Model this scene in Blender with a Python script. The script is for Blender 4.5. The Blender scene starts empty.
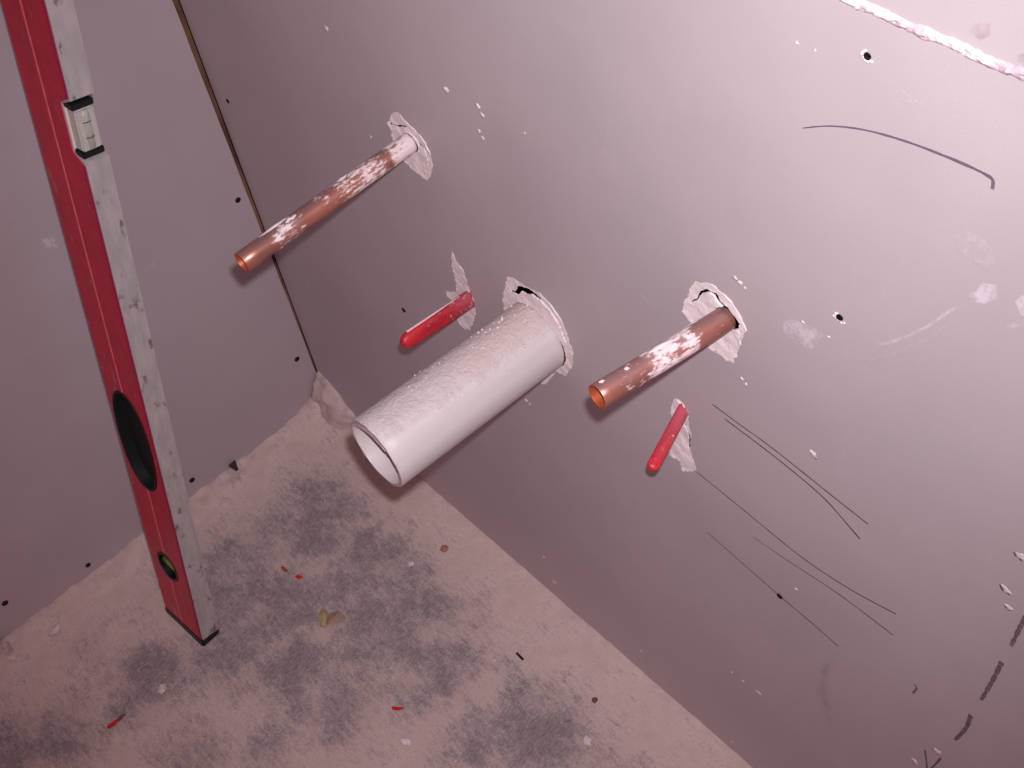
import bpy, bmesh, math, random
from mathutils import Vector, Matrix, noise
from mathutils.geometry import delaunay_2d_cdt

S = bpy.context.scene
C = S.collection

# ------------------------------------------------------------------ camera
# metres; pipe wall is the plane y = 0 (room at y < 0), left wall x = 0, floor z = 0
CAM = Vector((0.8760, -0.3586, 1.0984))
RIGHT = Vector((0.68309, 0.72231, -0.10797))
DOWN = Vector((0.52089, -0.58546, -0.62121))
FWD = Vector((-0.51192, 0.36810, -0.77617))
cd = bpy.data.cameras.new('camera')
cd.sensor_fit = 'HORIZONTAL'
cd.sensor_width = 36.0
cd.lens = 36.0 * 1200 / 1024
cd.clip_start = 0.01
cam = bpy.data.objects.new('camera', cd)
m = Matrix((RIGHT, -DOWN, -FWD)).transposed().to_4x4()
m.translation = CAM
cam.matrix_world = m
C.objects.link(cam)
S.camera = cam

# ------------------------------------------------------------------ world and lights
w = bpy.data.worlds.new('world')
S.world = w
w.use_nodes = True
bg = w.node_tree.nodes['Background']
bg.inputs[0].default_value = (1.0, 0.53, 0.54, 1)
bg.inputs[1].default_value = 0.305

# the camera's own flash, three centimetres above the lens
fl = bpy.data.lights.new('flash', 'SPOT')
fl.energy = 26
fl.color = (1.0, 0.965, 0.995)
fl.shadow_soft_size = 0.007
fl.spot_size = math.radians(80)
fl.spot_blend = 1.0
flash = bpy.data.objects.new('flash', fl)
C.objects.link(flash)
fpos = CAM - DOWN * 0.028 + RIGHT * 0.009
flash.location = fpos
flash.rotation_euler = (Vector((0.4821, -0.0356, 0.548)) - fpos).to_track_quat('-Z', 'Y').to_euler()

S.view_settings.view_transform = 'Standard'
S.view_settings.look = 'None'
S.view_settings.gamma = 1.0
S.view_settings.use_curve_mapping = False
S.view_settings.exposure = 0.0

# ------------------------------------------------------------------ materials
def srgb(r, g, b):
    f = lambda c: (c / 255 / 12.92) if c / 255 <= 0.04045 else ((c / 255 + 0.055) / 1.055) ** 2.4
    return (f(r), f(g), f(b), 1)

class NT:
    def __init__(s, name):
        s.m = bpy.data.materials.new(name)
        s.m.use_nodes = True
        s.t = s.m.node_tree
        s.b = s.t.nodes['Principled BSDF']
        s.tc = s.n('ShaderNodeTexCoord')
    def n(s, typ, **kw):
        x = s.t.nodes.new(typ)
        for k, v in kw.items(): setattr(x, k, v)
        return x
    def l(s, a, b): s.t.links.new(a, b)
    def put(s, inp, v):
        if hasattr(v, 'is_output') or isinstance(v, bpy.types.NodeSocket): s.l(v, inp)
        else: inp.default_value = v
    def co(s, scale=(1, 1, 1), rot=(0, 0, 0), space='Object'):
        mp = s.n('ShaderNodeMapping')
        mp.inputs['Scale'].default_value = scale
        mp.inputs['Rotation'].default_value = rot
        s.l(s.tc.outputs[space], mp.inputs[0])
        return mp.outputs[0]
    def noise(s, co, scale, detail=4, rough=0.55, dist=0.0):
        x = s.n('ShaderNodeTexNoise')
        s.l(co, x.inputs['Vector'])
        x.inputs['Scale'].default_value = scale
        x.inputs['Detail'].default_value = detail
        x.inputs['Roughness'].default_value = rough
        x.inputs['Distortion'].default_value = dist
        return x.outputs['Fac']
    def ramp(s, f, lo, hi, a=0.0, b=1.0):
        x = s.n('ShaderNodeMapRange')
        x.interpolation_type = 'SMOOTHSTEP'
        s.put(x.inputs['Value'], f)
        x.inputs['From Min'].default_value = lo
        x.inputs['From Max'].default_value = hi
        x.inputs['To Min'].default_value = a
        x.inputs['To Max'].default_value = b
        return x.outputs[0]
    def math(s, op, a, b=0.0, clamp=False):
        x = s.n('ShaderNodeMath', operation=op)
        x.use_clamp = clamp
        s.put(x.inputs[0], a); s.put(x.inputs[1], b)
        return x.outputs[0]
    def mix(s, f, a, b):
        x = s.n('ShaderNodeMix', data_type='RGBA')
        s.put(x.inputs[0], f); s.put(x.inputs[6], a); s.put(x.inputs[7], b)
        return x.outputs[2]
    def bump(s, h, strength=0.3, dist=0.001):
        x = s.n('ShaderNodeBump')
        x.inputs['Strength'].default_value = strength
        x.inputs['Distance'].default_value = dist
        s.l(h, x.inputs['Height'])
        s.l(x.outputs[0], s.b.inputs['Normal'])
    def sep(s, v):
        x = s.n('ShaderNodeSeparateXYZ'); s.l(v, x.inputs[0]); return x.outputs
    def set(s, col=None, rough=None, metal=None, spec=None):
        if col is not None: s.put(s.b.inputs['Base Color'], col)
        if rough is not None: s.put(s.b.inputs['Roughness'], rough)
        if metal is not None: s.put(s.b.inputs['Metallic'], metal)
        if spec is not None: s.b.inputs['Specular IOR Level'].default_value = spec
        return s.m

def mat_paper(name, base, alt):
    t = NT(name)
    c = t.co()
    big = t.noise(c, 5, 5, 0.6)
    fine = t.noise(c, 900, 2)
    scuff = t.noise(t.co((14, 14, 3), (0, 0.9, 0)), 6, 6, 0.7, 1.0)
    col = t.mix(t.ramp(big, 0.3, 0.7), base, alt)
    col = t.mix(t.ramp(scuff, 0.60, 0.78, 0, 0.22), col, srgb(215, 200, 204))
    t.bump(t.math('ADD', fine, t.math('MULTIPLY', big, 2.0)), 0.12, 0.0006)
    return t.set(col, 0.52, 0, 0.4)

M = {}
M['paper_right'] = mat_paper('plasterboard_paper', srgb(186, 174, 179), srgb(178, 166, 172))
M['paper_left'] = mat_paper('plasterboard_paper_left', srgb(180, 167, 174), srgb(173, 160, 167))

def mat_gypsum(name, a, b, bs=0.8):
    t = NT(name)
    c = t.co()
    n1 = t.noise(c, 160, 6, 0.7)
    n2 = t.noise(c, 45, 4, 0.6)
    t.bump(t.math('ADD', n1, n2), bs, 0.0012)
    return t.set(t.mix(t.ramp(n2, 0.35, 0.65), a, b), 0.9, 0, 0.15)
M['gypsum'] = mat_gypsum('gypsum', srgb(246, 233, 235), srgb(234, 220, 222), 0.3)
M['plaster'] = mat_gypsum('dried_plaster', srgb(230, 217, 219), srgb(210, 194, 198))
M['lump'] = mat_gypsum('plaster_lump', srgb(204, 184, 182), srgb(184, 163, 162))
M['bead'] = mat_gypsum('white_filler', srgb(224, 210, 216), srgb(190, 168, 178), 1.0)

def plain(name, col, rough=0.5, metal=0, spec=0.4, var=0.15, scale=120):
    t = NT(name)
    n = t.noise(t.co(), scale, 4)
    dark = tuple(x * (1 - var) for x in col[:3]) + (1,)
    return t.set(t.mix(t.ramp(n, 0.3, 0.7), dark, col), rough, metal, spec)
M['black'] = plain('black_plastic', srgb(22, 24, 24), 0.45)
M['rubber'] = plain('black_rubber', srgb(16, 22, 20), 0.7)
M['screw'] = plain('black_phosphate', srgb(24, 20, 22), 0.5, 0.3)
M['graphite'] = plain('graphite', srgb(62, 46, 54), 0.6, 0, 0.3)
M['ink'] = plain('marker_ink', srgb(112, 96, 112), 0.6)
def mat_crayon():
    t = NT('crayon_mark')
    n = t.noise(t.co(), 700, 3, 0.6)
    t.put(t.b.inputs['Alpha'], t.ramp(n, 0.36, 0.56, 0.25, 0.95))
    return t.set(t.mix(n, srgb(104, 80, 84), srgb(126, 102, 104)), 0.85, 0, 0.2)
M['ink_brown'] = mat_crayon()
M['red_bit'] = plain('red_plastic_bit', srgb(214, 36, 34), 0.4)
M['rust_bit'] = plain('rusty_bit', srgb(168, 70, 58), 0.6)
M['orange_bit'] = plain('orange_bit', srgb(172, 118, 100), 0.7)
M['tan_bit'] = plain('tan_bit', srgb(160, 132, 120), 0.8)
M['yellow_chip'] = plain('yellowed_chip', srgb(178, 160, 118), 0.7, var=0.25)
M['dark_chip'] = plain('dark_chip', srgb(62, 50, 54), 0.7)
M['brown_bit'] = plain('brown_bit', srgb(110, 66, 66), 0.7)

# thin film of smeared plaster: lets the paper show through
def mat_smear(name, col, lo, hi, scale, amount):
    t = NT(name)
    n = t.noise(t.co((1, 1, 1)), scale, 5, 0.65)
    n2 = t.noise(t.co((1, 1, 0.35), (0, 0.7, 0)), scale * 3, 3, 0.6)
    a = t.n('ShaderNodeAttribute'); a.attribute_name = 'cover'
    f = t.math('MULTIPLY', t.ramp(t.math('ADD', n, t.math('MULTIPLY', t.math('SUBTRACT', n2, 0.5), 0.5)), lo, hi, 0, amount), a.outputs['Fac'])
    t.set(col, 0.85, 0, 0.15)
    t.put(t.b.inputs['Alpha'], f)
    return t.m
M['smear'] = mat_smear('plaster_smear', srgb(226, 214, 224), 0.22, 0.62, 120, 0.75)
M['streak'] = mat_smear('plaster_streak', srgb(220, 206, 212), 0.30, 0.66, 160, 0.55)
M['stain'] = mat_smear('brown_stain', srgb(150, 118, 106), 0.35, 0.7, 60, 0.22)

def mat_wood():
    t = NT('stud_timber')
    g = t.noise(t.co((1, 40, 2)), 14, 4)
    p = t.ramp(t.noise(t.co((1, 1, 1)), 9, 2), 0.38, 0.62)
    return t.set(t.mix(p, t.mix(g, srgb(126, 88, 72), srgb(160, 120, 100)), srgb(88, 58, 48)), 0.8, 0, 0.2)
M['wood'] = mat_wood()

def mat_copper(name, seed, bands):
    # bands: stretches (from, to, amount) along the pipe (local z in metres) that carry a skin of dried plaster
    t = NT(name)
    x, y, z = t.sep(t.tc.outputs['Object'])
    mp = t.n('ShaderNodeMapping'); t.l(t.tc.outputs['Object'], mp.inputs[0])
    mp.inputs['Location'].default_value = (seed, seed * 2, seed)
    mp.inputs['Scale'].default_value = (1, 1, 0.45)
    c = mp.outputs[0]
    n = t.noise(c, 190, 8, 0.72)
    n2 = t.noise(c, 420, 4, 0.6)
    n3 = t.noise(c, 38, 3, 0.5)
    cov = None
    for a, b, k in bands:
        q = t.math('MULTIPLY', t.math('MULTIPLY', t.ramp(z, a - 0.012, a + 0.012), t.ramp(z, b - 0.012, b + 0.012, 1, 0)), k)
        cov = q if cov is None else t.math('MAXIMUM', cov, q)
    f = t.math('ADD', t.math('ADD', n, t.math('MULTIPLY', t.math('SUBTRACT', n3, 0.5), 0.6)), t.math('MULTIPLY', t.math('SUBTRACT', n2, 0.5), 0.9))
    f = t.math('ADD', f, t.math('SUBTRACT', cov, 0.5))
    mask = t.ramp(f, 0.48, 0.66)
    dust = t.ramp(t.math('ADD', n3, t.math('SUBTRACT', cov, 0.6)), 0.25, 0.7, 0.0, 0.6)
    cop = t.mix(t.ramp(n3, 0.35, 0.65), srgb(172, 112, 98), srgb(132, 86, 80))
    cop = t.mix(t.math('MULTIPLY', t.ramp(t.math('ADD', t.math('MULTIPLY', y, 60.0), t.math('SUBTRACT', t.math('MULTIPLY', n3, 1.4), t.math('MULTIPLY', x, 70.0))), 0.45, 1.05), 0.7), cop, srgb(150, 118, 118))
    cop = t.mix(dust, cop, srgb(160, 122, 120))
    col = t.mix(mask, cop, t.mix(n2, srgb(196, 174, 177), srgb(236, 220, 222)))
    t.put(t.b.inputs['Metallic'], t.math('MULTIPLY', t.math('SUBTRACT', 1.0, mask), t.math('SUBTRACT', 0.5, dust)))
    t.put(t.b.inputs['Roughness'], t.math('ADD', 0.36, t.math('MULTIPLY', mask, 0.5)))
    t.bump(t.math('ADD', mask, t.math('MULTIPLY', n2, 0.3)), 0.35, 0.0006)
    t.put(t.b.inputs['Base Color'], col)
    return t.m
def mat_copper_in():
    t = NT('bright_copper_bore')
    return t.set(srgb(190, 98, 66), 0.45, 0.6, 0.5)
M['copper_in'] = mat_copper_in()

def mat_pvc():
    t = NT('white_waste_pipe')
    g = t.n('ShaderNodeNewGeometry')
    up = t.sep(g.outputs['Normal'])[2]
    nx = t.sep(g.outputs['Normal'])[0]
    x, y, z = t.sep(t.tc.outputs['Object'])
    n = t.noise(t.co(), 70, 6, 0.65)
    n2 = t.noise(t.co(), 350, 4, 0.6)
    line = t.noise(t.co((1, 1, 0.02)), 220, 2, 0.5)
    top = t.math('SUBTRACT', up, t.math('MULTIPLY', nx, 0.3))
    back = t.ramp(z, 0.02, 0.15, 0.22, -0.10)
    f = t.math('ADD', t.math('ADD', n, t.math('MULTIPLY', t.math('SUBTRACT', n2, 0.5), 0.5)), t.math('ADD', back, t.ramp(top, 0.2, 0.95, -0.5, 0.12)))
    mask = t.ramp(f, 0.30, 0.95)
    col = t.mix(t.math('MULTIPLY', mask, 0.6), t.mix(t.ramp(line, 0.35, 0.6, 0.12, 0), srgb(202, 193, 194), srgb(166, 154, 158)), srgb(198, 174, 172))
    t.put(t.b.inputs['Roughness'], t.math('ADD', 0.48, t.math('MULTIPLY', mask, 0.4)))
    t.bump(t.math('ADD', t.math('MULTIPLY', n2, mask), t.math('MULTIPLY', n, mask)), 0.6, 0.0016)
    return t.set(col, None, 0, 0.45)
M['pvc'] = mat_pvc()
M['pvc_in'] = plain('white_pipe_bore', srgb(204, 192, 195), 0.4, var=0.05)
M['pvc_rim'] = plain('sawn_plastic_rim', srgb(196, 170, 176), 0.7, var=0.25, scale=300)

def mat_redplastic(name, wear, fade):
    t = NT(name)
    n = t.noise(t.co(), 260, 5, 0.65)
    n2 = t.noise(t.co((1, 1, 0.3)), 90, 4, 0.6)
    mask = t.ramp(t.math('ADD', n, t.math('MULTIPLY', t.math('SUBTRACT', n2, 0.5), 0.8)), wear, wear + 0.16)
    col = t.mix(t.ramp(n2, 0.35, 0.65), srgb(200, 38, 50), srgb(150, 30, 44))
    pale = t.ramp(t.math('ADD', t.sep(t.tc.outputs['Object'])[2], t.math('MULTIPLY', t.math('SUBTRACT', n2, 0.5), 0.03)), 0.0, fade, 0.6, 0.0)
    col = t.mix(pale, col, srgb(160, 84, 102))
    t.bump(n, 0.3, 0.0008)
    return t.set(t.mix(t.math('MULTIPLY', mask, 0.8), col, srgb(228, 168, 172)), 0.42, 0, 0.5)
M['red_plastic'] = mat_redplastic('red_plastic', 0.60, 0.03)
M['red_plastic_dusty'] = mat_redplastic('dusty_red_plastic', 0.60, 0.045)

def mat_levelred():
    t = NT('red_level_paint')
    n = t.noise(t.co((1, 1, 0.5)), 60, 6, 0.7)
    n2 = t.noise(t.co((1, 1, 0.12)), 240, 4, 0.6)
    mask = t.ramp(t.math('ADD', n, t.math('MULTIPLY', t.math('SUBTRACT', n2, 0.5), 0.5)), 0.57, 0.72, 0, 0.65)
    col = t.mix(t.ramp(n, 0.3, 0.7), srgb(200, 12, 58), srgb(168, 10, 48))
    n5 = t.noise(t.co((1, 1, 0.7)), 130, 5, 0.7)
    col = t.mix(t.ramp(n5, 0.60, 0.72, 0, 0.6), col, srgb(96, 30, 40))
    return t.set(t.mix(mask, col, srgb(196, 128, 134)), 0.38, 0, 0.5)
M['level_red'] = mat_levelred()
M['level_ridge'] = plain('pale_ridge', srgb(226, 112, 128), 0.5, var=0.3)  # paler pink than the red panels
M['level_trim'] = plain('crimson_edge', srgb(158, 14, 68), 0.4)

def mat_alu():
    t = NT('scuffed_aluminium')
    n = t.noise(t.co((1, 1, 0.5)), 95, 4, 0.6)
    n2 = t.noise(t.co((1, 1, 0.25)), 120, 4, 0.6)
    stain = t.ramp(n, 0.57, 0.68, 0, 0.75)
    col = t.mix(t.ramp(n2, 0.3, 0.7), srgb(166, 160, 161), srgb(184, 178, 178))
    col = t.mix(stain, col, srgb(92, 74, 74))
    t.put(t.b.inputs['Roughness'], 0.5)
    return t.set(col, None, 0.1, 0.4)
M['alu'] = mat_alu()

def mat_glass(name, col, rough=0.05, trans=0.9):
    t = NT(name)
    t.b.inputs['Transmission Weight'].default_value = trans
    t.b.inputs['IOR'].default_value = 1.45
    n = t.noise(t.co(), 200, 3)
    return t.set(t.mix(n, col, tuple(x * 0.9 for x in col[:3]) + (1,)), rough, 0, 0.5)
M['acrylic'] = mat_glass('clear_acrylic', (0.95, 0.93, 0.90, 1), 0.08, 0.55)
M['vial'] = mat_glass('clear_vial', (0.92, 0.95, 0.88, 1), 0.03, 0.7)
M['vial_green'] = mat_glass('green_vial', srgb(150, 172, 70), 0.1, 0.35)
M['housing'] = plain('vial_housing', srgb(226, 216, 206), 0.5, var=0.1)

def mat_floor():
    t = NT('dusty_concrete')
    c = t.tc.outputs['Object']
    g = t.n('ShaderNodeAttribute'); g.attribute_name = 'grime'
    n1 = t.noise(c, 26, 6, 0.66)
    n2 = t.noise(t.co((1, 3.2, 1), (0, 0, 0.75)), 70, 5, 0.7)
    n3 = t.noise(c, 420, 3, 0.6)
    n4 = t.noise(t.co((3.5, 1, 1), (0, 0, 0.5)), 150, 4, 0.7)
    f = t.math('ADD', g.outputs['Fac'], t.math('ADD', t.math('MULTIPLY', t.math('SUBTRACT', n1, 0.5), 2.1), t.math('ADD', t.math('MULTIPLY', t.math('SUBTRACT', n2, 0.5), 1.2), t.math('MULTIPLY', t.math('SUBTRACT', n3, 0.5), 1.1))))
    scr = t.noise(t.co((1.2, 9, 1), (0, 0, -0.5)), 95, 4, 0.7)
    bare = t.math('MULTIPLY', t.ramp(f, 0.0, 0.95), t.ramp(scr, 0.62, 0.70, 1.0, 0.45))
    conc = t.mix(t.ramp(n4, 0.3, 0.7), srgb(120, 110, 115), srgb(160, 148, 151))
    conc = t.mix(t.ramp(n3, 0.55, 0.75), conc, srgb(168, 152, 158))
    dust = t.mix(t.ramp(n1, 0.3, 0.7), srgb(198, 175, 172), srgb(213, 191, 188))
    t.bump(t.math('ADD', t.math('MULTIPLY', n3, 0.7), t.math('ADD', n2, n1)), 0.5, 0.0016)
    return t.set(t.mix(bare, dust, conc), 0.9, 0, 0.15)
M['floor'] = mat_floor()
M['crumb'] = mat_gypsum('plaster_crumbs', srgb(222, 204, 204), srgb(196, 172, 172))

# ------------------------------------------------------------------ helpers
def link(name, verts, faces, mat, parent=None, smooth=False):
    me = bpy.data.meshes.new(name)
    me.from_pydata([tuple(v) for v in verts], [], faces)
    me.materials.append(M[mat] if isinstance(mat, str) else mat)
    if smooth:
        for p in me.polygons: p.use_smooth = True
    me.update()
    o = bpy.data.objects.new(name, me)
    C.objects.link(o)
    if parent: o.parent = parent
    return o

def tag(o, label, cat, group=None):
    o['label'] = label; o['category'] = cat
    if group: o['group'] = group
    return o

def struct(o, label=None, cat=None):
    o['kind'] = 'structure'
    if label: o['label'] = label
    if cat: o['category'] = cat
    return o

def empty(name, mat4):
    o = bpy.data.objects.new(name, None)
    o.empty_display_size = 0.02
    C.objects.link(o)
    o.matrix_world = mat4
    return o

def inside(p, poly):
    x, y = p; r = False; n = len(poly); j = n - 1
    for i in range(n):
        xi, yi = poly[i]; xj, yj = poly[j]
        if (yi > y) != (yj > y) and x < (xj - xi) * (y - yi) / (yj - yi) + xi: r = not r
        j = i
    return r

def rag(poly, seg=0.002, amp=0.0007, seed=0, closed=True):
    out = []; n = len(poly); rng = random.Random(seed)
    for i in range(n if closed else n - 1):
        a = Vector(poly[i]); b = Vector(poly[(i + 1) % n]); d = b - a; L = d.length
        k = max(1, int(L / seg)); nn = Vector((-d.y, d.x)).normalized() if L > 0 else Vector((0, 0))
        for q in range(k):
            p = a + d * (q / k)
            out.append(tuple(p + nn * rng.uniform(-amp, amp) + d.normalized() * rng.uniform(-amp, amp) * 0.4))
    if not closed: out.append(tuple(poly[-1]))
    return out

def ribbon(line, widths, wk=1.0):
    """outline polygon of a stroke; widths = full width at each point"""
    P = [Vector(p) for p in line]; n = len(P); L = []; R_ = []
    for i in range(n):
        d = (P[min(i + 1, n - 1)] - P[max(i - 1, 0)]).normalized(); nn = Vector((-d.y, d.x)); h = widths[i] * wk / 2
        L.append(tuple(P[i] + nn * h)); R_.append(tuple(P[i] - nn * h))
    return L + R_[::-1]

def cdt(outline, holes=(), extra=()):
    pts = []; edges = []
    for poly in (outline,) + tuple(holes):
        s = len(pts); pts += [Vector(p) for p in poly]
        edges += [(s + i, s + (i + 1) % len(poly)) for i in range(len(poly))]
    pts += [Vector(p) for p in extra]
    v, e, f, _, _, _ = delaunay_2d_cdt(pts, edges, [], 0, 1e-6)
    out = []
    for t in f:
        cx = sum(v[i].x for i in t) / 3; cy = sum(v[i].y for i in t) / 3
        if inside((cx, cy), outline) and not any(inside((cx, cy), h) for h in holes):
            a, b, c = (v[i] for i in t)
            if (b.x - a.x) * (c.y - a.y) - (b.y - a.y) * (c.x - a.x) < 0: t = t[::-1]
            out.append(tuple(t))
    return [(p.x, p.y) for p in v], out

def border(faces):
    cnt = {}
    for t in faces:
        for i in range(len(t)):
            cnt[(t[i], t[(i + 1) % len(t)])] = 1
    return [e for e in cnt if (e[1], e[0]) not in cnt]

def slab2(outline, holes, y0, y1, extra=(), both=True, yf=None):
    """plate in the x-z plane: front at y0 (faces -y), back at y1"""
    v, f = cdt(outline, holes, extra)
    n = len(v)
    V = [(x, (y0 if yf is None else yf(x, z)), z) for x, z in v] + [(x, y1, z) for x, z in v]
    F = list(f)
    if both: F += [tuple(i + n for i in t[::-1]) for t in f]
    for a, b in border(f): F.append((b, a, a + n, b + n))
    return V, F

def tube_ring(p, u, v, r, n, jit=0.0, rng=None):
    return [p + (u * math.cos(2 * math.pi * i / n) + v * math.sin(2 * math.pi * i / n)) * (r + (rng.uniform(-jit, jit) if rng else 0)) for i in range(n)]

def skin(rings, closed_ends=(False, False), loop=True):
    V = []; F = []; n = len(rings[0])
    for r in rings: V += list(r)
    for k in range(len(rings) - 1):
        for i in range(n if loop else n - 1):
            j = (i + 1) % n
            F.append((k * n + i, k * n + j, (k + 1) * n + j, (k + 1) * n + i))
    if closed_ends[0]: F.append(tuple(range(n))[::-1])
    if closed_ends[1]: F.append(tuple((len(rings) - 1) * n + i for i in range(n)))
    return V, F

def box(x0, x1, y0, y1, z0, z1, bev=0.0):
    bm = bmesh.new()
    bmesh.ops.create_cube(bm, size=1)
    for vv in bm.verts:
        vv.co = Vector(((x0 + x1) / 2 + vv.co.x * (x1 - x0), (y0 + y1) / 2 + vv.co.y * (y1 - y0), (z0 + z1) / 2 + vv.co.z * (z1 - z0)))
    if bev: bmesh.ops.bevel(bm, geom=list(bm.edges), offset=bev, segments=2, affect='EDGES')
    V = [v.co.copy() for v in bm.verts]; bm.verts.index_update()
    F = [tuple(v.index for v in f.verts) for f in bm.faces]
    bm.free()
    return V, F

def merge(*vf):
    V = []; F = []
    for v, f in vf:
        s = len(V); V += list(v); F += [tuple(i + s for i in t) for t in f]
    return V, F

def blob(rx, ry, rz, seed, sub=2, rough=0.3, flat=False):
    """irregular chip around the origin; flat = sits on z = 0"""
    bm = bmesh.new()
    bmesh.ops.create_icosphere(bm, subdivisions=sub, radius=1)
    rng = random.Random(seed); off = Vector((rng.uniform(0, 50), rng.uniform(0, 50), rng.uniform(0, 50)))
    for v in bm.verts:
        k = 1 + rough * noise.noise(v.co * 1.3 + off) * 1.6 + rough * 0.5 * noise.noise(v.co * 3.7 + off)
        v.co = Vector((v.co.x * rx * k, v.co.y * ry * k, v.co.z * rz * k))
        if flat and v.co.z < 0: v.co.z = 0
    bm.verts.index_update()
    V = [v.co.copy() for v in bm.verts]; F = [tuple(v.index for v in f.verts) for f in bm.faces]
    bm.free()
    return V, F

# ------------------------------------------------------------------ pipe wall with torn holes
H = 2.4; LX = 2.2; LY = 1.7
PIPES = {
    'cu_a': [(0.3037, 0.0, 0.554), (0.306, -0.1489, 0.5516)],
    'white': [(0.418, 0.0, 0.4333), (0.4135, -0.1501, 0.4364)],
    'cu_b': [(0.5915, 0.0, 0.5811), (0.5801, -0.0918, 0.5877)],
    'red_a': [(0.3415, 0.0, 0.4187), (0.3384, -0.0672, 0.4212)],
    'red_b': [(0.5613, 0.0, 0.4704), (0.5748, -0.0466, 0.464)],
}
def circ(c, r, n=28, sx=1.0, sz=1.0): return [(c[0] + math.cos(2 * math.pi * i / n) * r * sx, c[1] + math.sin(2 * math.pi * i / n) * r * sz) for i in range(n)]
def bxz(k): return (PIPES[k][0][0], PIPES[k][0][2])

torn = []   # outline, holes, label
torn.append(([(0.2929, 0.5765), (0.3004, 0.5794), (0.3057, 0.5751), (0.3158, 0.5725), (0.3243, 0.5682), (0.3286, 0.5598), (0.3289, 0.5483), (0.3235, 0.535), (0.3183, 0.5272), (0.3048, 0.5272), (0.2925, 0.5316), (0.2878, 0.5394), (0.2823, 0.5439), (0.2848, 0.5562), (0.2817, 0.5609)],
             [circ(bxz('cu_a'), 0.0078), circ((bxz('cu_a')[0] + .0018, bxz('cu_a')[1] + .0013), 0.0078),
              ribbon([(0.2827, 0.5605), (0.2936, 0.5636), (0.304, 0.569), (0.3086, 0.5661), (0.3148, 0.5649), (0.3167, 0.5597), (0.3222, 0.5599), (0.3238, 0.5536), (0.3226, 0.5447), (0.3272, 0.5454)], [.0007, .0008, .0009, .0013, .0030, .0028, .0016, .0013, .0012, .0005], 1.7)],
             'white torn gypsum around the copper pipe nearest the corner'))
torn.append(([(0.3301, 0.4629), (0.3332, 0.4564), (0.3391, 0.4517), (0.3426, 0.4409), (0.3439, 0.4307), (0.3467, 0.4213), (0.3462, 0.407), (0.3407, 0.391), (0.3327, 0.3753), (0.3243, 0.3701), (0.3176, 0.3738), (0.3155, 0.3808), (0.3255, 0.399), (0.3095, 0.3981), (0.3103, 0.407), (0.3169, 0.4093), (0.3243, 0.4157), (0.3268, 0.4322), (0.3261, 0.4451)],
             [ribbon([(0.3273, 0.4349), (0.3317, 0.4277), (0.3393, 0.4308), (0.3431, 0.4267), (0.3418, 0.4143)], [.0005, .0008, .0010, .0020, .0022], 1.7)],
             'ragged white tear around the red plastic strip by the white pipe'))
torn.append(([(0.383, 0.4473), (0.3883, 0.4662), (0.395, 0.4814), (0.4038, 0.4843), (0.414, 0.4831), (0.4287, 0.4874), (0.4401, 0.4832), (0.449, 0.4741), (0.4534, 0.4594), (0.4571, 0.4458), (0.4554, 0.4288), (0.4463, 0.4097), (0.4353, 0.4053), (0.4212, 0.3779), (0.402, 0.3681), (0.385, 0.3913)],
             [circ(bxz('white'), 0.0289, 40), circ((bxz('white')[0] + .0014, bxz('white')[1] + .0014), 0.0287, 40),
              ribbon([(0.3921, 0.47), (0.3956, 0.465), (0.4011, 0.4668), (0.4056, 0.4752), (0.411, 0.4769), (0.4177, 0.4806), (0.4278, 0.4806), (0.4384, 0.4768), (0.4462, 0.4668), (0.4507, 0.4518)], [.0006, .0016, .0022, .0030, .0042, .0035, .0030, .0026, .0022, .0016], 1.7)],
             'chipped gypsum round the white waste pipe'))
torn.append(([(0.5682, 0.5963), (0.5741, 0.5995), (0.5813, 0.6029), (0.5885, 0.6015), (0.5973, 0.5971), (0.6033, 0.5907), (0.6065, 0.5831), (0.6043, 0.571), (0.6026, 0.5608), (0.5988, 0.5478), (0.5943, 0.5461), (0.589, 0.5473), (0.5813, 0.5459), (0.5774, 0.5483), (0.5703, 0.5556), (0.564, 0.5598), (0.5585, 0.5638), (0.5601, 0.5727), (0.5639, 0.5815), (0.5653, 0.5892)],
             [circ(bxz('cu_b'), 0.0079), circ((bxz('cu_b')[0] + .0018, bxz('cu_b')[1] + .0014), 0.0080),
              ribbon([(0.5654, 0.5758), (0.5699, 0.5816), (0.5728, 0.5895), (0.5786, 0.5953), (0.5837, 0.5956), (0.5867, 0.5911), (0.5926, 0.5904), (0.5963, 0.5881), (0.6007, 0.5846), (0.6029, 0.5837)], [.0005, .0006, .0008, .0016, .0024, .0022, .0022, .0024, .0022, .0008], 1.7),
              ribbon([(0.6008, 0.5838), (0.6027, 0.575), (0.6033, 0.5631)], [.0012, .0008, .0004], 1.7)],
             'large white torn patch around the right copper pipe'))
torn.append(([(0.5526, 0.4747), (0.5578, 0.477), (0.5621, 0.4733), (0.5647, 0.4681), (0.5657, 0.458), (0.5675, 0.4507), (0.5668, 0.4353), (0.5686, 0.4254), (0.5733, 0.4121), (0.5671, 0.4035), (0.5597, 0.3975), (0.5579, 0.4067), (0.5524, 0.4062), (0.5468, 0.4045), (0.5506, 0.426), (0.5525, 0.445), (0.549, 0.4563), (0.5509, 0.4667)],
             [ribbon([(0.5552, 0.4748), (0.5595, 0.4742), (0.563, 0.4698), (0.5622, 0.4614)], [.0006, .0010, .0013, .0016], 1.7), ribbon([(0.5613, 0.4541), (0.564, 0.4487), (0.5658, 0.4402), (0.565, 0.429)], [.0016, .0012, .0010, .0005], 1.7)],
             'torn white gypsum beneath the drooping red strip'))
torn = [(rag(a, 0.0022, 0.0008, 10 + i), [rag(h, 0.0018, 0.00035, 40 + i) for h in hs], l) for i, (a, hs, l) in enumerate(torn)]

v, f = slab2([(0.0, -0.03), (LX, -0.03), (LX, H), (0.0, H)], [t[0] for t in torn], 0.0, 0.0022, both=False)
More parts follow.
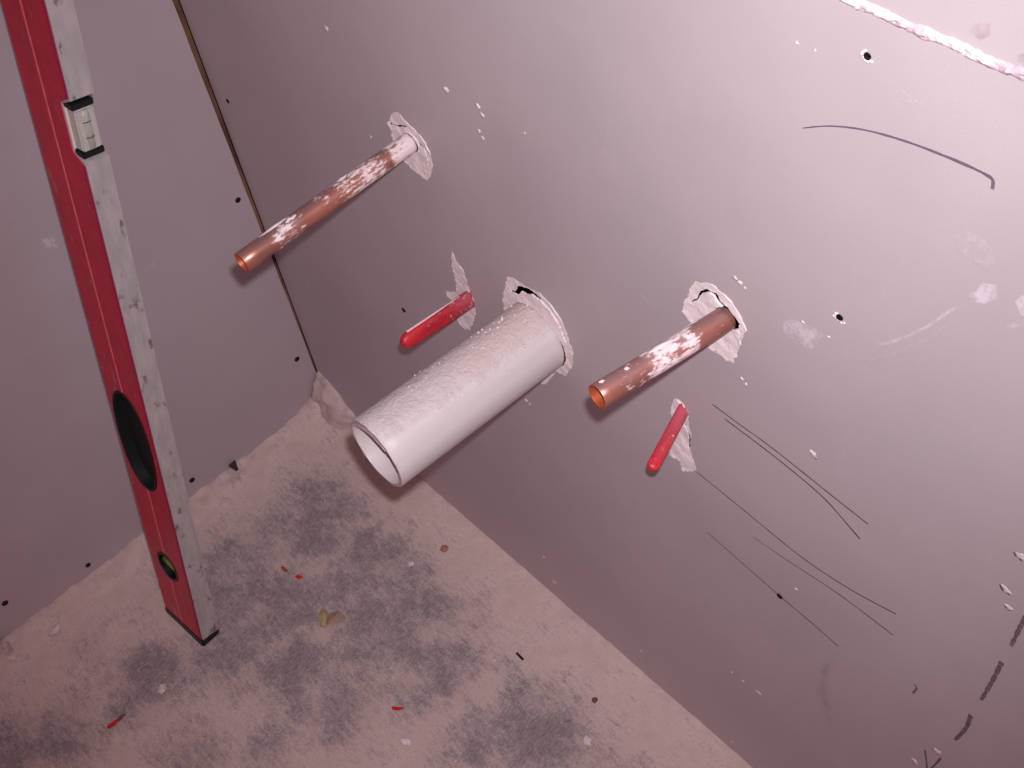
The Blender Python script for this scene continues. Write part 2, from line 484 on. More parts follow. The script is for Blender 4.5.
# closed hollow box behind the board
nb = len(v)
v += [(-0.05, 0.0022, -0.03), (LX, 0.0022, -0.03), (LX, 0.0022, H), (-0.05, 0.0022, H), (-0.05, 0.11, -0.03), (LX, 0.11, -0.03), (LX, 0.11, H), (-0.05, 0.11, H)]
f += [(nb + 4, nb + 5, nb + 6, nb + 7), (nb, nb + 1, nb + 5, nb + 4), (nb + 1, nb + 2, nb + 6, nb + 5), (nb + 2, nb + 3, nb + 7, nb + 6), (nb + 3, nb, nb + 4, nb + 7)]
M['cavity'] = plain('dark_cavity_shade', srgb(52, 40, 38), 0.95, 0, 0.1)  # shade of the deep hollow, painted as a near-black lining colour
wall_right = struct(link('wall_right', v, f, 'paper_right'), 'grey plasterboard wall with pipes coming through torn holes', 'wall')
wall_right.data.materials.append(M['cavity'])
for q in list(wall_right.data.polygons)[-5:]: q.material_index = 1

for i, (o, hs, lab) in enumerate(torn):
    xs = [p[0] for p in o]; zs = [p[1] for p in o]; rng = random.Random(i); ex = []
    x = min(xs)
    while x < max(xs):
        z = min(zs)
        while z < max(zs):
            p = (x + rng.uniform(-.0008, .0008), z + rng.uniform(-.0008, .0008))
            if inside(p, o) and not any(inside(p, h) for h in hs): ex.append(p)
            z += 0.0026
        x += 0.0026
    cxz = ((min(xs) + max(xs)) / 2, (min(zs) + max(zs)) / 2); ext = max(max(xs) - min(xs), max(zs) - min(zs)) / 2
    def yf(x, z, i=i):
        s = ((x - cxz[0]) * 0.72 + (z - cxz[1]) * 0.69) / ext        # the broken lip stands out at the upper right
        return 0.0011 - 0.0020 * min(1, max(0, s)) + 0.0005 * noise.noise(Vector((x * 130, z * 130, i * 9.1))) + 0.0003 * noise.noise(Vector((x * 400, z * 400, i)))
    V, F = slab2(o, hs, 0.001, 0.0017, ex, both=False, yf=yf)
    p = link('torn_gypsum', V, F, 'gypsum', wall_right); p['label'] = lab

def wall_plate(name, outline, mat, th=0.0003, parent=None, holes=()):
    V, F = slab2(outline, holes, -th, 0.0002, both=False)
    return link(name, V, F, mat, parent or wall_right)

# pencil and marker strokes (dry marks a hair's breadth proud of the paper)
def stroke(name, line, wa, wb, mat, label=None, wid=None, seg=0.004, amp=0.00006, seed=1):
    ln = []
    for i in range(len(line) - 1):
        p0 = Vector(line[max(i - 1, 0)]); p1 = Vector(line[i]); p2 = Vector(line[i + 1]); p3 = Vector(line[min(i + 2, len(line) - 1)])
        k = max(2, int((p2 - p1).length / seg))
        for q in range(k):
            t = q / k
            ln.append(0.5 * ((2 * p1) + (p2 - p0) * t + (2 * p0 - 5 * p1 + 4 * p2 - p3) * t * t + (3 * p1 - p0 - 3 * p2 + p3) * t ** 3))
    ln.append(Vector(line[-1]))
    n = len(ln); rng = random.Random(seed)
    ws = [(wa + (wb - wa) * i / (n - 1)) * rng.uniform(0.8, 1.2) for i in range(n)]
    o = wall_plate(name, ribbon([tuple(p) for p in ln], ws), mat, 0.00015)
    if label: o['label'] = label
    return o
stroke('pencil_line', [(0.5843, 0.4958), (0.6083, 0.4944), (0.6339, 0.4932), (0.6752, 0.4875), (0.7026, 0.4841)], .0006, .0008, 'graphite')
stroke('pencil_line', [(0.595, 0.4897), (0.6267, 0.4874), (0.6536, 0.4838), (0.6726, 0.4793), (0.6865, 0.4721), (0.6998, 0.4642)], .0007, .0009, 'graphite')
stroke('pencil_line', [(0.5733, 0.4097), (0.6112, 0.4056), (0.6535, 0.4007), (0.6777, 0.4008), (0.7044, 0.405), (0.7335, 0.4138)], .0006, .0008, 'graphite')
stroke('pencil_line', [(0.6238, 0.3812), (0.655, 0.3843), (0.6949, 0.3892), (0.7355, 0.3884)], .0003, .0008, 'graphite')
stroke('pencil_line', [(0.5838, 0.3432), (0.6147, 0.3381), (0.6509, 0.3323), (0.6789, 0.3291), (0.7013, 0.3252)], .0005, .0008, 'graphite')
stroke('marker_arc', [(0.6305, 0.7389), (0.6442, 0.7472), (0.6615, 0.7541), (0.6808, 0.7584), (0.6994, 0.7606), (0.713, 0.7614), (0.7184, 0.7612), (0.7208, 0.7607), (0.7217, 0.759), (0.722, 0.756)], .0005, .0018, 'ink', 'grey marker arc drawn near the top edge')
for a in ([(0.8016, 0.5184), (0.8005, 0.4926), (0.8003, 0.4638)], [(0.7996, 0.4428), (0.7993, 0.416), (0.7981, 0.3888)], [(0.7965, 0.3641), (0.7971, 0.3448), (0.7941, 0.3204)]):
    stroke('crayon_dash', a, .0030, .0022, 'ink_brown', seg=0.002)
stroke('crayon_dash', [(0.7794, 0.2776), (0.7852, 0.2553), (0.7904, 0.2228)], .0012, .0016, 'ink_brown')
stroke('crayon_dash', [(0.7908, 0.2837), (0.7888, 0.2656), (0.7856, 0.2486)], .0016, .0010, 'ink_brown')
stroke('crayon_dash', [(0.7578, 0.3501), (0.7604, 0.348), (0.7591, 0.3384)], .0010, .0016, 'ink_brown')

# smeared plaster films, covering most in the middle
def film(name, pts, mat, seed, edge=0.0, th=0.00025):
    o = rag(pts, 0.004, 0.0012, seed)
    cx = sum(p[0] for p in o) / len(o); cz = sum(p[1] for p in o) / len(o)
    V = [(cx, -th, cz)]; cov = [1.0]; F = []; n = len(o)
    for k, (s, cvr) in enumerate(((0.55, 1.0), (0.85, 0.85), (1.0, edge))):
        for p in o: V.append((cx + (p[0] - cx) * s, -th if k < 2 else -th * 0.5, cz + (p[1] - cz) * s)); cov.append(cvr)
    for i in range(n):
        j = (i + 1) % n
        F.append((0, 1 + i, 1 + j))
        for k in range(2): F.append((1 + k * n + i, 1 + (k + 1) * n + i, 1 + (k + 1) * n + j, 1 + k * n + j))
    ob = link(name, V, F, mat, wall_right)
    at = ob.data.attributes.new('cover', 'FLOAT', 'POINT')
    for i, c in enumerate(cov): at.data[i].value = c
    return ob
def filmline(name, line, ws, mat, seed):
    o = ribbon(line, ws); n = len(line)
    V = []; cov = []; F = []
    L = o[:n]; R_ = o[n:][::-1]
    for i in range(n):
        V += [(L[i][0], -.00012, L[i][1]), (line[i][0], -.00025, line[i][1]), (R_[i][0], -.00012, R_[i][1])]
        e = 0.0 if i in (0, n - 1) else 1.0
        cov += [0.0, e, 0.0]
    for i in range(n - 1):
        F += [(3 * i, 3 * i + 1, 3 * i + 4, 3 * i + 3), (3 * i + 1, 3 * i + 2, 3 * i + 5, 3 * i + 4)]
    ob = link(name, V, F, mat, wall_right)
    at = ob.data.attributes.new('cover', 'FLOAT', 'POINT')
    for i, c in enumerate(cov): at.data[i].value = c
    return ob
film('plaster_smear', [(0.6285, 0.6062), (0.6344, 0.6139), (0.6425, 0.6175), (0.6502, 0.6178), (0.6573, 0.6169), (0.6542, 0.6105), (0.6531, 0.6032), (0.6465, 0.5972), (0.6423, 0.6004), (0.6333, 0.5968), (0.629, 0.5993)], 'smear', 1)
film('plaster_smear', [(0.7245, 0.6945), (0.7256, 0.701), (0.7284, 0.7061), (0.7343, 0.7096), (0.7375, 0.7019), (0.7322, 0.6955), (0.7265, 0.6921)], 'smear', 2)
film('plaster_smear', [(0.7428, 0.7057), (0.7452, 0.7111), (0.7527, 0.7176), (0.7576, 0.7053), (0.7491, 0.6989)], 'smear', 3)
film('plaster_smear', [(0.6712, 0.7812), (0.6767, 0.7819), (0.6849, 0.7805), (0.6832, 0.7772), (0.6762, 0.7767), (0.6721, 0.7782)], 'streak', 4)
film('plaster_smear', [(0.7095, 0.722), (0.7171, 0.7315), (0.7246, 0.7293), (0.7324, 0.7216), (0.7307, 0.7126), (0.723, 0.7153), (0.7146, 0.7158)], 'streak', 5)
filmline('plaster_streak', [(0.6849, 0.6297), (0.6927, 0.6388), (0.7019, 0.6518), (0.7103, 0.6653), (0.7178, 0.6805), (0.7252, 0.6937)], [.004, .004, .003, .003, .003, .003], 'smear', 6)
filmline('plaster_streak', [(0.6644, 0.6048), (0.6841, 0.6189), (0.6988, 0.6368), (0.7097, 0.6542), (0.7176, 0.6687), (0.7253, 0.6813)], [.006, .006, .006, .006, .005, .004], 'streak', 7)
filmline('plaster_streak', [(0.7441, 0.6881), (0.7473, 0.6925), (0.7524, 0.7008)], [.003, .004, .003], 'smear', 8)
filmline('plaster_streak', [(0.5113, 0.5577), (0.5196, 0.5563), (0.5262, 0.5538), (0.5351, 0.5493)], [.001, .003, .003, .001], 'streak', 9)
filmline('plaster_streak', [(0.5254, 0.5568), (0.5311, 0.5528), (0.5376, 0.5493)], [.001, .002, .001], 'smear', 10)
filmline('plaster_streak', [(0.541, 0.1542), (0.5524, 0.1566), (0.5671, 0.1599)], [.001, .003, .001], 'streak', 11)
filmline('plaster_streak', [(0.706, 0.3334), (0.6957, 0.2793), (0.6967, 0.247), (0.7057, 0.2164), (0.7167, 0.1871)], [.002, .010, .014, .010, .002], 'stain', 12)
film('plaster_smear', [(0.6992, 0.8246), (0.705, 0.8263), (0.7071, 0.8204), (0.7022, 0.8165), (0.6983, 0.8191)], 'stain', 13)

# flecks of dried plaster stuck to the pipe wall
flecks = [([(0.2316, 0.6186)][0], 4, 5), ([(0.2547, 0.5338)][0], 2, 3), ([(0.3613, 0.6287)][0], 5, 4.5), ([(0.3922, 0.6315)][0], 3.6, 3.4), ([(0.3948, 0.6259)][0], 3.6, 3.2),
          ([(0.389, 0.6101)][0], 2.5, 3), ([(0.392, 0.6061)][0], 2.5, 2.5), ([(0.597, 0.6186)][0], 3, 3), ([(0.6005, 0.6171)][0], 4, 3), ([(0.6041, 0.6156)][0], 2, 2), ([(0.606, 0.5388)][0], 3, 3),
          ([(0.6091, 0.5367)][0], 2, 2), ([(0.66, 0.514)][0], 5.5, 5), ([(0.6232, 0.7808)][0], 1.6, 1.4), ([(0.6325, 0.7815)][0], 1.2, 1), ([(0.7863, 0.5098)][0], 6, 5), ([(0.7906, 0.4966)][0], 6.5, 4),
          ([(0.7866, 0.5445)][0], 6, 6), ([(0.6425, 0.1598)][0], 5.5, 3.5), ([(0.627, 0.1572)][0], 3, 1.5), ([(0.7876, 0.2885)][0], 6, 6), ([(0.7763, 0.2503)][0], 6, 5), ([(0.6626, 0.3569)][0], 2.2, 2),
          ([(0.3901, 0.0321)][0], 5, 4), ([(0.3804, 0.0702)][0], 3, 2.5), ([(0.3926, 0.3342)][0], 4, 3), ([(0.3881, 0.3357)][0], 2, 4), ([(0.3971, 0.3328)][0], 2.5, 1.5), ([(0.6426, 0.6168)][0], 2.4, 1.6),
          ([(0.6591, 0.6175)][0], 1.4, 1.2), ([(0.6153, 0.157)][0], 1.6, 1), ([(0.5093, 0.0458)][0], 3, 2), ([(0.464, -0.0093)][0], 6, 5), ([(0.4757, -0.0219)][0], 3, 3), ([(0.6214, 0.0185)][0], 3, 2), ([(0.4345, 0.6326)][0], 1.2, 1)]
for i, (p, a, b) in enumerate(flecks):
    V, F = blob(a / 1900, b / 1900, 0.0005, 100 + i, 2, 0.6)
    V = [(p[0] + q.x, -q.z, p[1] + q.y) for q in V]
    F = [t for t in F]
    link('plaster_fleck', V, F, 'plaster', wall_right, True)

# drywall screws: dished hole, black countersunk head with a cross slot
def screw(parent, pos, axis, r, ragged=False, seed=0, slot=True):
    """axis 'y' (pipe wall) or 'x' (left wall); built in u,v,w with w out of the wall"""
    n = 14; V = []; F = []
    rings = [(r * 1.05, 0.0002), (r * 0.96, 0.0007), (r * 0.72, 0.0003)]
    for rr, h in rings: V += [(math.cos(2 * math.pi * i / n) * rr, math.sin(2 * math.pi * i / n) * rr, h) for i in range(n)]
    for k in range(2):
        for i in range(n):
            j = (i + 1) % n; F.append((k * n + i, k * n + j, (k + 1) * n + j, (k + 1) * n + i))
    c = len(V); V.append((0, 0, 0.0001))
    for i in range(n): F.append((2 * n + i, 2 * n + (i + 1) % n, c))
    conv = (lambda q: (pos[0] + q[0], -q[2], pos[1] + q[1])) if axis == 'y' else (lambda q: (q[2], pos[0] + q[0], pos[1] + q[1]))
    o = link('drywall_screw', [conv(q) for q in V], F, 'screw', parent, True)
    if ragged:
        rng = random.Random(seed); a = []
        for k in range(9):
            ang = math.pi * (0.75 + k / 8 * 1.05); a.append((math.cos(ang) * r * rng.uniform(1.1, 2.0), math.sin(ang) * r * rng.uniform(1.1, 2.0)))
            V2, F2 = blob(r * .45, r * .4, .0007, seed * 20 + k, 1, 0.4)
            link('plaster_fleck', [conv((a[-1][0] + q.x, a[-1][1] + q.y, q.z)) for q in V2], F2, 'plaster', parent, True)
    return o
screw(wall_right, [(0.6578, 0.7901)][0], 'y', 0.0017, True, 3)
screw(wall_right, [(0.6636, 0.6362)][0], 'y', 0.0020, True, 4)
screw(wall_right, [(0.6509, 0.3323)][0], 'y', 0.0024)
screw(wall_right, [(0.2358, 0.3286)][0], 'y', 0.0024)
screw(wall_right, [(0.024, 0.4522)][0], 'y', 0.0022)
film('plaster_smear', [(0.7172, 0.8185), (0.72, 0.8202), (0.7227, 0.8189), (0.722, 0.8155), (0.7185, 0.8148)], 'stain', 14)

# rough white filler bead along the board joint
rng = random.Random(5)
rings = []; k = 0; x = 0.30
zj = 0.8110
while x < 1.35:
    wv = 0.0029 + 0.0010 * noise.noise(Vector((x * 130, 0, 0))) + 0.0007 * noise.noise(Vector((x * 420, 3, 0)))
    zc = zj + 0.0008 * noise.noise(Vector((x * 60, 7, 0)))
    ring = []
    for j in range(7):
        a = j / 6
        h = 0.0017 * math.sin(a * math.pi) * (1 + 0.9 * noise.noise(Vector((x * 350, a * 3, 1)))) - 0.0003
        ring.append((x, -h, zc + wv * (1 - 2 * a)))
    rings.append(ring); x += 0.0016
V, F = skin(rings, loop=False)
o = link('filler_bead', V, [t[::-1] for t in F], 'bead', wall_right); o['label'] = 'rough white filler bead along the board joint'

# ------------------------------------------------------------------ left wall, standing a few millimetres clear of the corner
edge = [(-0.0022, -0.03)]
z = 0.0
while z < H:
    wdt = 0.0022 + 0.0040 * min(1, max(0, (z - 0.05) / 0.5)) + 0.0007 * noise.noise(Vector((z * 22, 2, 0)))
    edge.append((-wdt, z)); z += 0.012
edge.append((-0.004, H))
poly = [(-LY, H), (-LY, -0.03)] + edge          # (y, z) outline
vv, ff = cdt(poly)
n = len(vv)
V = [(0.0, y, z) for y, z in vv] + [(-0.0125, y, z) for y, z in vv]
F = list(ff) + [tuple(i + n for i in t[::-1]) for t in ff] + [(b, a, a + n, b + n) for a, b in border(ff)]
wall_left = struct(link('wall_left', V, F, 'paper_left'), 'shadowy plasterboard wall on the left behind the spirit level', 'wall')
V, F = box(-0.05, -0.0020, -0.05, -0.0002, -0.03, H)
stud = link('corner_stud', V, F, 'wood', wall_left); stud['label'] = 'brown timber showing in the corner gap'
for p, r in (([(-0.0155, 0.3297)][0], .0030), ([(-0.018, 0.0884)][0], .0032), ([(-0.1859, 0.0282)][0], .0034), ([(-0.3267, 0.0186)][0], .0030), ([(-0.4132, 0.0505)][0], .0034)):
    screw(wall_left, p, 'x', r)
def left_film(pts, mat, seed):
    o = rag(pts, 0.004, 0.0012, seed); cy = sum(p[0] for p in o) / len(o); cz = sum(p[1] for p in o) / len(o)
    V = [(0.0003, cy, cz)]; cov = [1.0]; F = []; n = len(o)
    for k, (s, cvr) in enumerate(((0.5, .9), (1.0, 0.0))):
        for p in o: V.append((0.0003 - 0.0001 * k, cy + (p[0] - cy) * s, cz + (p[1] - cz) * s)); cov.append(cvr)
    for i in range(n):
        j = (i + 1) % n; F += [(0, 1 + i, 1 + j), (1 + i, 1 + n + i, 1 + n + j, 1 + j)]
    ob = link('plaster_smear', V, F, mat, wall_left)
    at = ob.data.attributes.new('cover', 'FLOAT', 'POINT')
    for i, c in enumerate(cov): at.data[i].value = c
left_film([(-0.1967, 0.4171), (-0.1833, 0.4071), (-0.1877, 0.3932), (-0.2007, 0.4044)], 'smear', 21)
left_film([(-0.1254, 0.3239), (-0.1122, 0.323), (-0.1108, 0.3178), (-0.1241, 0.3188)], 'streak', 22)

# ------------------------------------------------------------------ floor with banked dust
def axis(fine_to, step, end, coarse):
    a = []; q = 0.0
    while q < fine_to: a.append(q); q += step
    while q < end: a.append(q); q += coarse
    a.append(end); return a
xs = [-0.02] + axis(0.90, 0.004, LX, 0.06)
ys = [-0.02] + axis(0.62, 0.004, LY, 0.06)
def fn(x, y, s, o=0.0): return noise.noise(Vector((x * s, y * s, o)))
def floor_h(x, y):   # y = distance from the pipe wall
    x = max(x, 0); y = max(y, 0)
    h = 0.0007 * fn(x, y, 30) + 0.0006 * fn(x, y, 110, 3)
    nl = 0.7 + 0.35 * fn(0, y, 14, 5) + 0.6 * fn(x, y, 75, 6)
    h += 0.0065 * max(0.15, nl) * math.exp(-(x / (0.026 + 0.01 * fn(0, y, 9, 2))) ** 2)
    nr = 0.45 + 0.6 * fn(x, 0, 16, 8) + 0.4 * fn(x, y, 80, 9)
    h += 0.0045 * max(0.05, nr) * math.exp(-(y / 0.014) ** 2)
    d = math.hypot(x - 0.0, y - 0.0)
    h += 0.017 * math.exp(-(d / 0.045) ** 2) * (0.9 + 0.5 * fn(x, y, 45, 4))
    return h
# worn bare patches: centre (x, -y) and radius on the floor, weight
bare = [(p, r, k) for p, r, k in (
    ([(0.1397, -0.1043)][0], .07, .75), ([(0.2362, -0.0834)][0], .07, .75), ([(0.179, -0.2027)][0], .06, .8), ([(0.1857, -0.2599)][0], .05, .85), ([(0.2755, -0.1436)][0], .06, .8), ([(0.2545, -0.2328)][0], .045, .8),
    ([(0.3059, -0.2209)][0], .05, .7), ([(0.1501, -0.3552)][0], .035, .95), ([(0.1438, -0.4524)][0], .035, .75), ([(0.1277, -0.5006)][0], .045, .8), ([(0.3628, -0.1369)][0], .05, .65), ([(0.483, -0.1142)][0], .045, .95),
    ([(0.1148, -0.1965)][0], .06, .65), ([(0.0735, -0.235)][0], .05, .6), ([(0.3038, -0.0853)][0], .05, .7), ([(0.5441, -0.0954)][0], .05, .5), ([(0.6072, -0.0274)][0], .04, .45), ([(0.2597, -0.3721)][0], .035, .7), ([(0.3012, -0.3111)][0], .03, .5),
    ([(0.1896, -0.1014)][0], .06, .7), ([(0.4451, -0.1577)][0], .04, .6), ([(0.0593, -0.3799)][0], .02, .6))]
def grime(x, y):
    g = 0.0
    for (p, r, k) in bare:
        d2 = (x - p[0]) ** 2 + (-y - p[1]) ** 2
        g = max(g, k * math.exp(-d2 / (r * r) * 0.55))
    g *= min(1, max(0, (x - 0.03) / 0.05)) * min(1, max(0, (y - 0.035) / 0.05))
    return g * 0.95 + 0.02
nx, ny = len(xs), len(ys)
V = []; G = []
for y in ys:
    for x in xs:
        V.append((x, -y, floor_h(x, y))); G.append(grime(x, y))
F = [(j * nx + i, (j + 1) * nx + i, (j + 1) * nx + i + 1, j * nx + i + 1) for j in range(ny - 1) for i in range(nx - 1)]
floor = struct(link('floor', V, F, 'floor', None, True), 'dusty concrete floor with scuffed grey patches', 'floor')
at = floor.data.attributes.new('grime', 'FLOAT', 'POINT')
at.data.foreach_set('value', G)
def fz(p): return floor_h(p[0], -p[1])

# ------------------------------------------------------------------ pipes
def pipe_frame(k):
    a = Vector(PIPES[k][0]); b = Vector(PIPES[k][1]); d = (b - a).normalized()
    u = (Vector((0, 0, 1)) - d * d.z).normalized(); v = u.cross(d)
    m = Matrix((v, u, d)).transposed().to_4x4()       # local z out of the wall, local y up
    m.translation = a
    return m, (b - a).length
def tube(L, ro, ri, back, n=48, jit=0.0, seed=0):
    rng = random.Random(seed)
    O = Vector((0, 0, 0)); ux = Vector((1, 0, 0)); uy = Vector((0, 1, 0)); uz = Vector((0, 0, 1))
    k = 12
    outer = [tube_ring(uz * (-back + (L + back) * i / k), ux, uy, ro, n) for i in range(k + 1)]
    c = min(0.0004, (ro - ri) * .3)
    outer[-1] = tube_ring(uz * (L - c), ux, uy, ro, n)
    outer.append([p + uz * rng.uniform(-jit, jit) for p in tube_ring(uz * L, ux, uy, ro - c, n)])
    inner = [[p + uz * rng.uniform(-jit, jit) for p in tube_ring(uz * L, ux, uy, ri + c * .5, n)]] + [tube_ring(uz * (L - .001 - (L + back - .001) * i / 6), ux, uy, ri, n) for i in range(7)]
    return outer, inner
def make_pipe(name, k, ro, ri, mo, mi, mr, back=0.0012, jit=0.0, extra=0.0):
    m, L = pipe_frame(k)
    L += extra
    root = empty(name, m)
    outer, inner = tube(L, ro, ri, back, jit=jit, seed=len(name))
    V, F = skin(outer); link('pipe_barrel', V, F, mo, root, True)
    V, F = skin(inner); link('pipe_bore', V, F, mi, root, True)
    V, F = skin([outer[-1], inner[0]]); link('cut_rim', V, F, mr, root)
    return root, L
M['copper_a'] = mat_copper('plaster_smeared_copper', 1.3, [(-.04, .024, .72), (.020, .072, .62), (.065, .095, .46), (.094, .130, .50)])
M['copper_b'] = mat_copper('plaster_spattered_copper', 4.7, [(-.04, .004, .20), (.006, .018, .50), (.018, .066, .62), (.05, .085, .42)])
root, L = make_pipe('copper_pipe', 'cu_a', 0.0075, 0.0066, 'copper_a', 'copper_in', 'copper_in')
tag(root, 'long copper pipe stub caked in plaster, nearest the corner gap', 'pipe', 'copper pipe stubs')
# scab of plaster left on the barrel
def scab(root, z0, z1, a0, a1, r, seed, mat='plaster'):
    rng = random.Random(seed); rr = []
    nz = 10; na = 7
    for i in range(nz + 1):
        t = i / nz; z = z0 + (z1 - z0) * t; ring = []
        half = (a1 - a0) / 2 * math.sqrt(max(0, 1 - (2 * t - 1) ** 2)) * (1 + 0.35 * noise.noise(Vector((t * 6, seed, 0)))); c = (a0 + a1) / 2 + 0.12 * noise.noise(Vector((t * 4, seed, 5)))
        for j in range(na):
            s = j / (na - 1); ang = c + half * (2 * s - 1)
            h = 0.0006 * math.sin(s * math.pi) * math.sin(min(1, max(0, t)) * math.pi) + (0.00006 if 0 < j < na - 1 else -0.0002)
            ring.append((math.cos(ang) * (r + h), math.sin(ang) * (r + h), z))
        rr.append(ring)
    V, F = skin(rr, loop=False)
    return link('plaster_scab', V, F, mat, root, True)
for z0, z1, c, w_, s in ((.106, .130, 2.0, .30, 1), (.100, .110, 1.5, .22, 2), (.052, .062, 2.0, .3, 3)):
    scab(root, z0, z1, c - w_, c + w_, 0.0075, s)
root, L = make_pipe('copper_pipe', 'cu_b', 0.0074, 0.0065, 'copper_b', 'copper_in', 'copper_in')
tag(root, 'short bright copper pipe stub above the pencil lines', 'pipe', 'copper pipe stubs')
for z0, z1, c, w_, s in ((.008, .026, 2.7, .5, 11), (.040, .054, 1.9, .3, 12), (.086, .0895, 1.9, .2, 13), (.07, .073, 1.7, .2, 14)):
    scab(root, z0, z1, c - w_, c + w_, 0.0074, s)

root, L = make_pipe('waste_pipe', 'white', 0.0286, 0.0257, 'pvc', 'pvc_in', 'pvc_rim', 0.0012, 0.0003)
tag(root, 'thick white plastic waste pipe dusted with plaster', 'pipe')
# curled saw burr just inside the sawn mouth
rr = []
for i in range(21):
    t = i / 20; ang = 0.85 + t * 1.75
    dep = 0.0035 * math.sin(t * math.pi) ** 0.6
    ring = []
    for (dr, dz) in ((0.0002, -0.001), (-0.0004 - dep, 0.0004), (-0.0006 - dep, -0.0006), (-0.0002, -0.006)):
        ring.append(((0.0257 + dr) * math.cos(ang), (0.0257 + dr) * math.sin(ang), L + dz))
    rr.append(ring)
V, F = skin(rr); link('saw_burr', V, F, 'pvc_rim', root)
rng = random.Random(8)
for i in range(70):
    z = rng.betavariate(1.2, 1.4) * (L - 0.01); ang = rng.gauss(1.75, 0.38); s = rng.uniform(.0004, .0013) * (1.3 if z < .05 else 0.8)
    V, F = blob(s, s, s * .6, 300 + i, 1, 0.4)
    c = Vector((math.cos(ang), math.sin(ang), 0)) * 0.0287 + Vector((0, 0, z))
    link('plaster_fleck', [c + q for q in V], F, 'plaster', root, True)

# ------------------------------------------------------------------ red plastic strips
def strip(k, wid, th, back, mat, roll, steps, label, taper=0.8):
    a = Vector(PIPES[k][0]); b = Vector(PIPES[k][1]); d = (b - a).normalized()
    u = (Vector((0, 0, 1)) - d * d.z).normalized(); v = u.cross(d)
    q = Matrix.Rotation(roll, 3, d); u.rotate(q); v.rotate(q)
    m = Matrix((v, u, d)).transposed().to_4x4(); m.translation = a
    L = (b - a).length
    root = empty('plastic_strip', m)
    rings = []
    N = 40
    for i in range(N + 1):
        t = i / N; t = 1 - (1 - t) ** 1.6; z = -back + (L + back) * t
        rem = L - z; rr = wid / 2
        hw = rr * (1 if rem > rr else math.sqrt(max(0.02, 1 - (1 - rem / rr) ** 2)))
        hw *= 1 - (1 - taper) * t
        tt = th / 2 * (1 if rem > th / 2 else math.sqrt(max(.1, 1 - (1 - rem / (th / 2)) ** 2)))
        for (z0, dt) in steps:
            if z > z0: tt += dt * min(1, (z - z0) / 0.002)
        e = tt * 0.45
        ring = [(-tt, -hw + e), (-tt, hw - e), (-tt + e, hw), (tt - e, hw), (tt, hw - e), (tt, -hw + e), (tt - e, -hw), (-tt + e, -hw)]
        off = 0.0006 * noise.noise(Vector((z * 60, 4, 1)))
        rings.append([(p[0] + off, p[1], z) for p in ring])
    V, F = skin(rings, (True, True))
    link('strip_blade', V, F, mat, root, True)
    return root, L
root, L = strip('red_a', 0.0145, 0.0056, 0.012, 'red_plastic', math.radians(25), [(0.030, 0.0008)], '')
tag(root, 'thick red plastic strip beside the white waste pipe', 'plastic strip', 'red plastic strips')
V, F = box(-.0012, .0012, .0059, .0069, .006, L - .008, .0003)
link('worn_edge', V, F, 'plaster', root)
# raised oval boss on the side
V, F = blob(.0006, .0028, .0060, 61, 2, 0.1)
link('oval_boss', [Vector((0.0024, 0, .022)) + q for q in V], F, 'red_plastic_dusty', root, True)
root, L = strip('red_b', 0.0085, 0.0050, 0.012, 'red_plastic_dusty', math.radians(70), [], '', 0.95)
tag(root, 'slim drooping red plastic strip below the right copper pipe', 'plastic strip', 'red plastic strips')

# ------------------------------------------------------------------ spirit level leaning in the corner
fo = Vector((0.16532, -0.29176, 0.0)); dd = Vector((-0.05591, 0.216821, 0.974609)); aa = Vector((0.996, 0.080258, 0.039282)); bb = Vector((0.069703, -0.972907, 0.22044))
m = Matrix((aa, -bb, dd)).transposed().to_4x4()
m.translation = fo + dd * 0.0012
level = empty('spirit_level', m)
tag(level, 'long red and silver spirit level leaning into the corner', 'spirit level')
W_, T_, LL = 0.065, 0.0205, 1.2
def oblong(cx, cz, hx, hz, n=40, p=2.4, skew=0.0):
    out = []
    for i in range(n):
        a = 2 * math.pi * i / n; c_, s_ = math.cos(a), math.sin(a)
        x = hx * abs(c_) ** (2 / p) * (1 if c_ >= 0 else -1); z = hz * abs(s_) ** (2 / p) * (1 if s_ >= 0 else -1)
        out.append((cx + x + skew * z, cz + z))
    return out
grips = [oblong(-0.0345, 0.268, 0.0265, 0.0585, 48, 2.3), oblong(-0.0345, 0.925, 0.0265, 0.059, 48, 2.3)]
wins = [oblong(-0.034, 0.099, 0.0165, 0.0185, 28, 2.0), oblong(-0.034, 1.108, 0.0165, 0.0185, 28, 2.0)]
nz0, nz1, nd = 0.566, 0.6165, 0.0135
e = 0.010
body = [(-W_, e + .003), (0, e), (0, nz0), (-nd, nz0 + .006), (-nd, nz1 - .006), (0, nz1), (0, LL - e), (-W_, LL - e)]
V, F = slab2(body, grips + wins, 0.0010, T_)
link('level_body', V, F, 'alu', level)
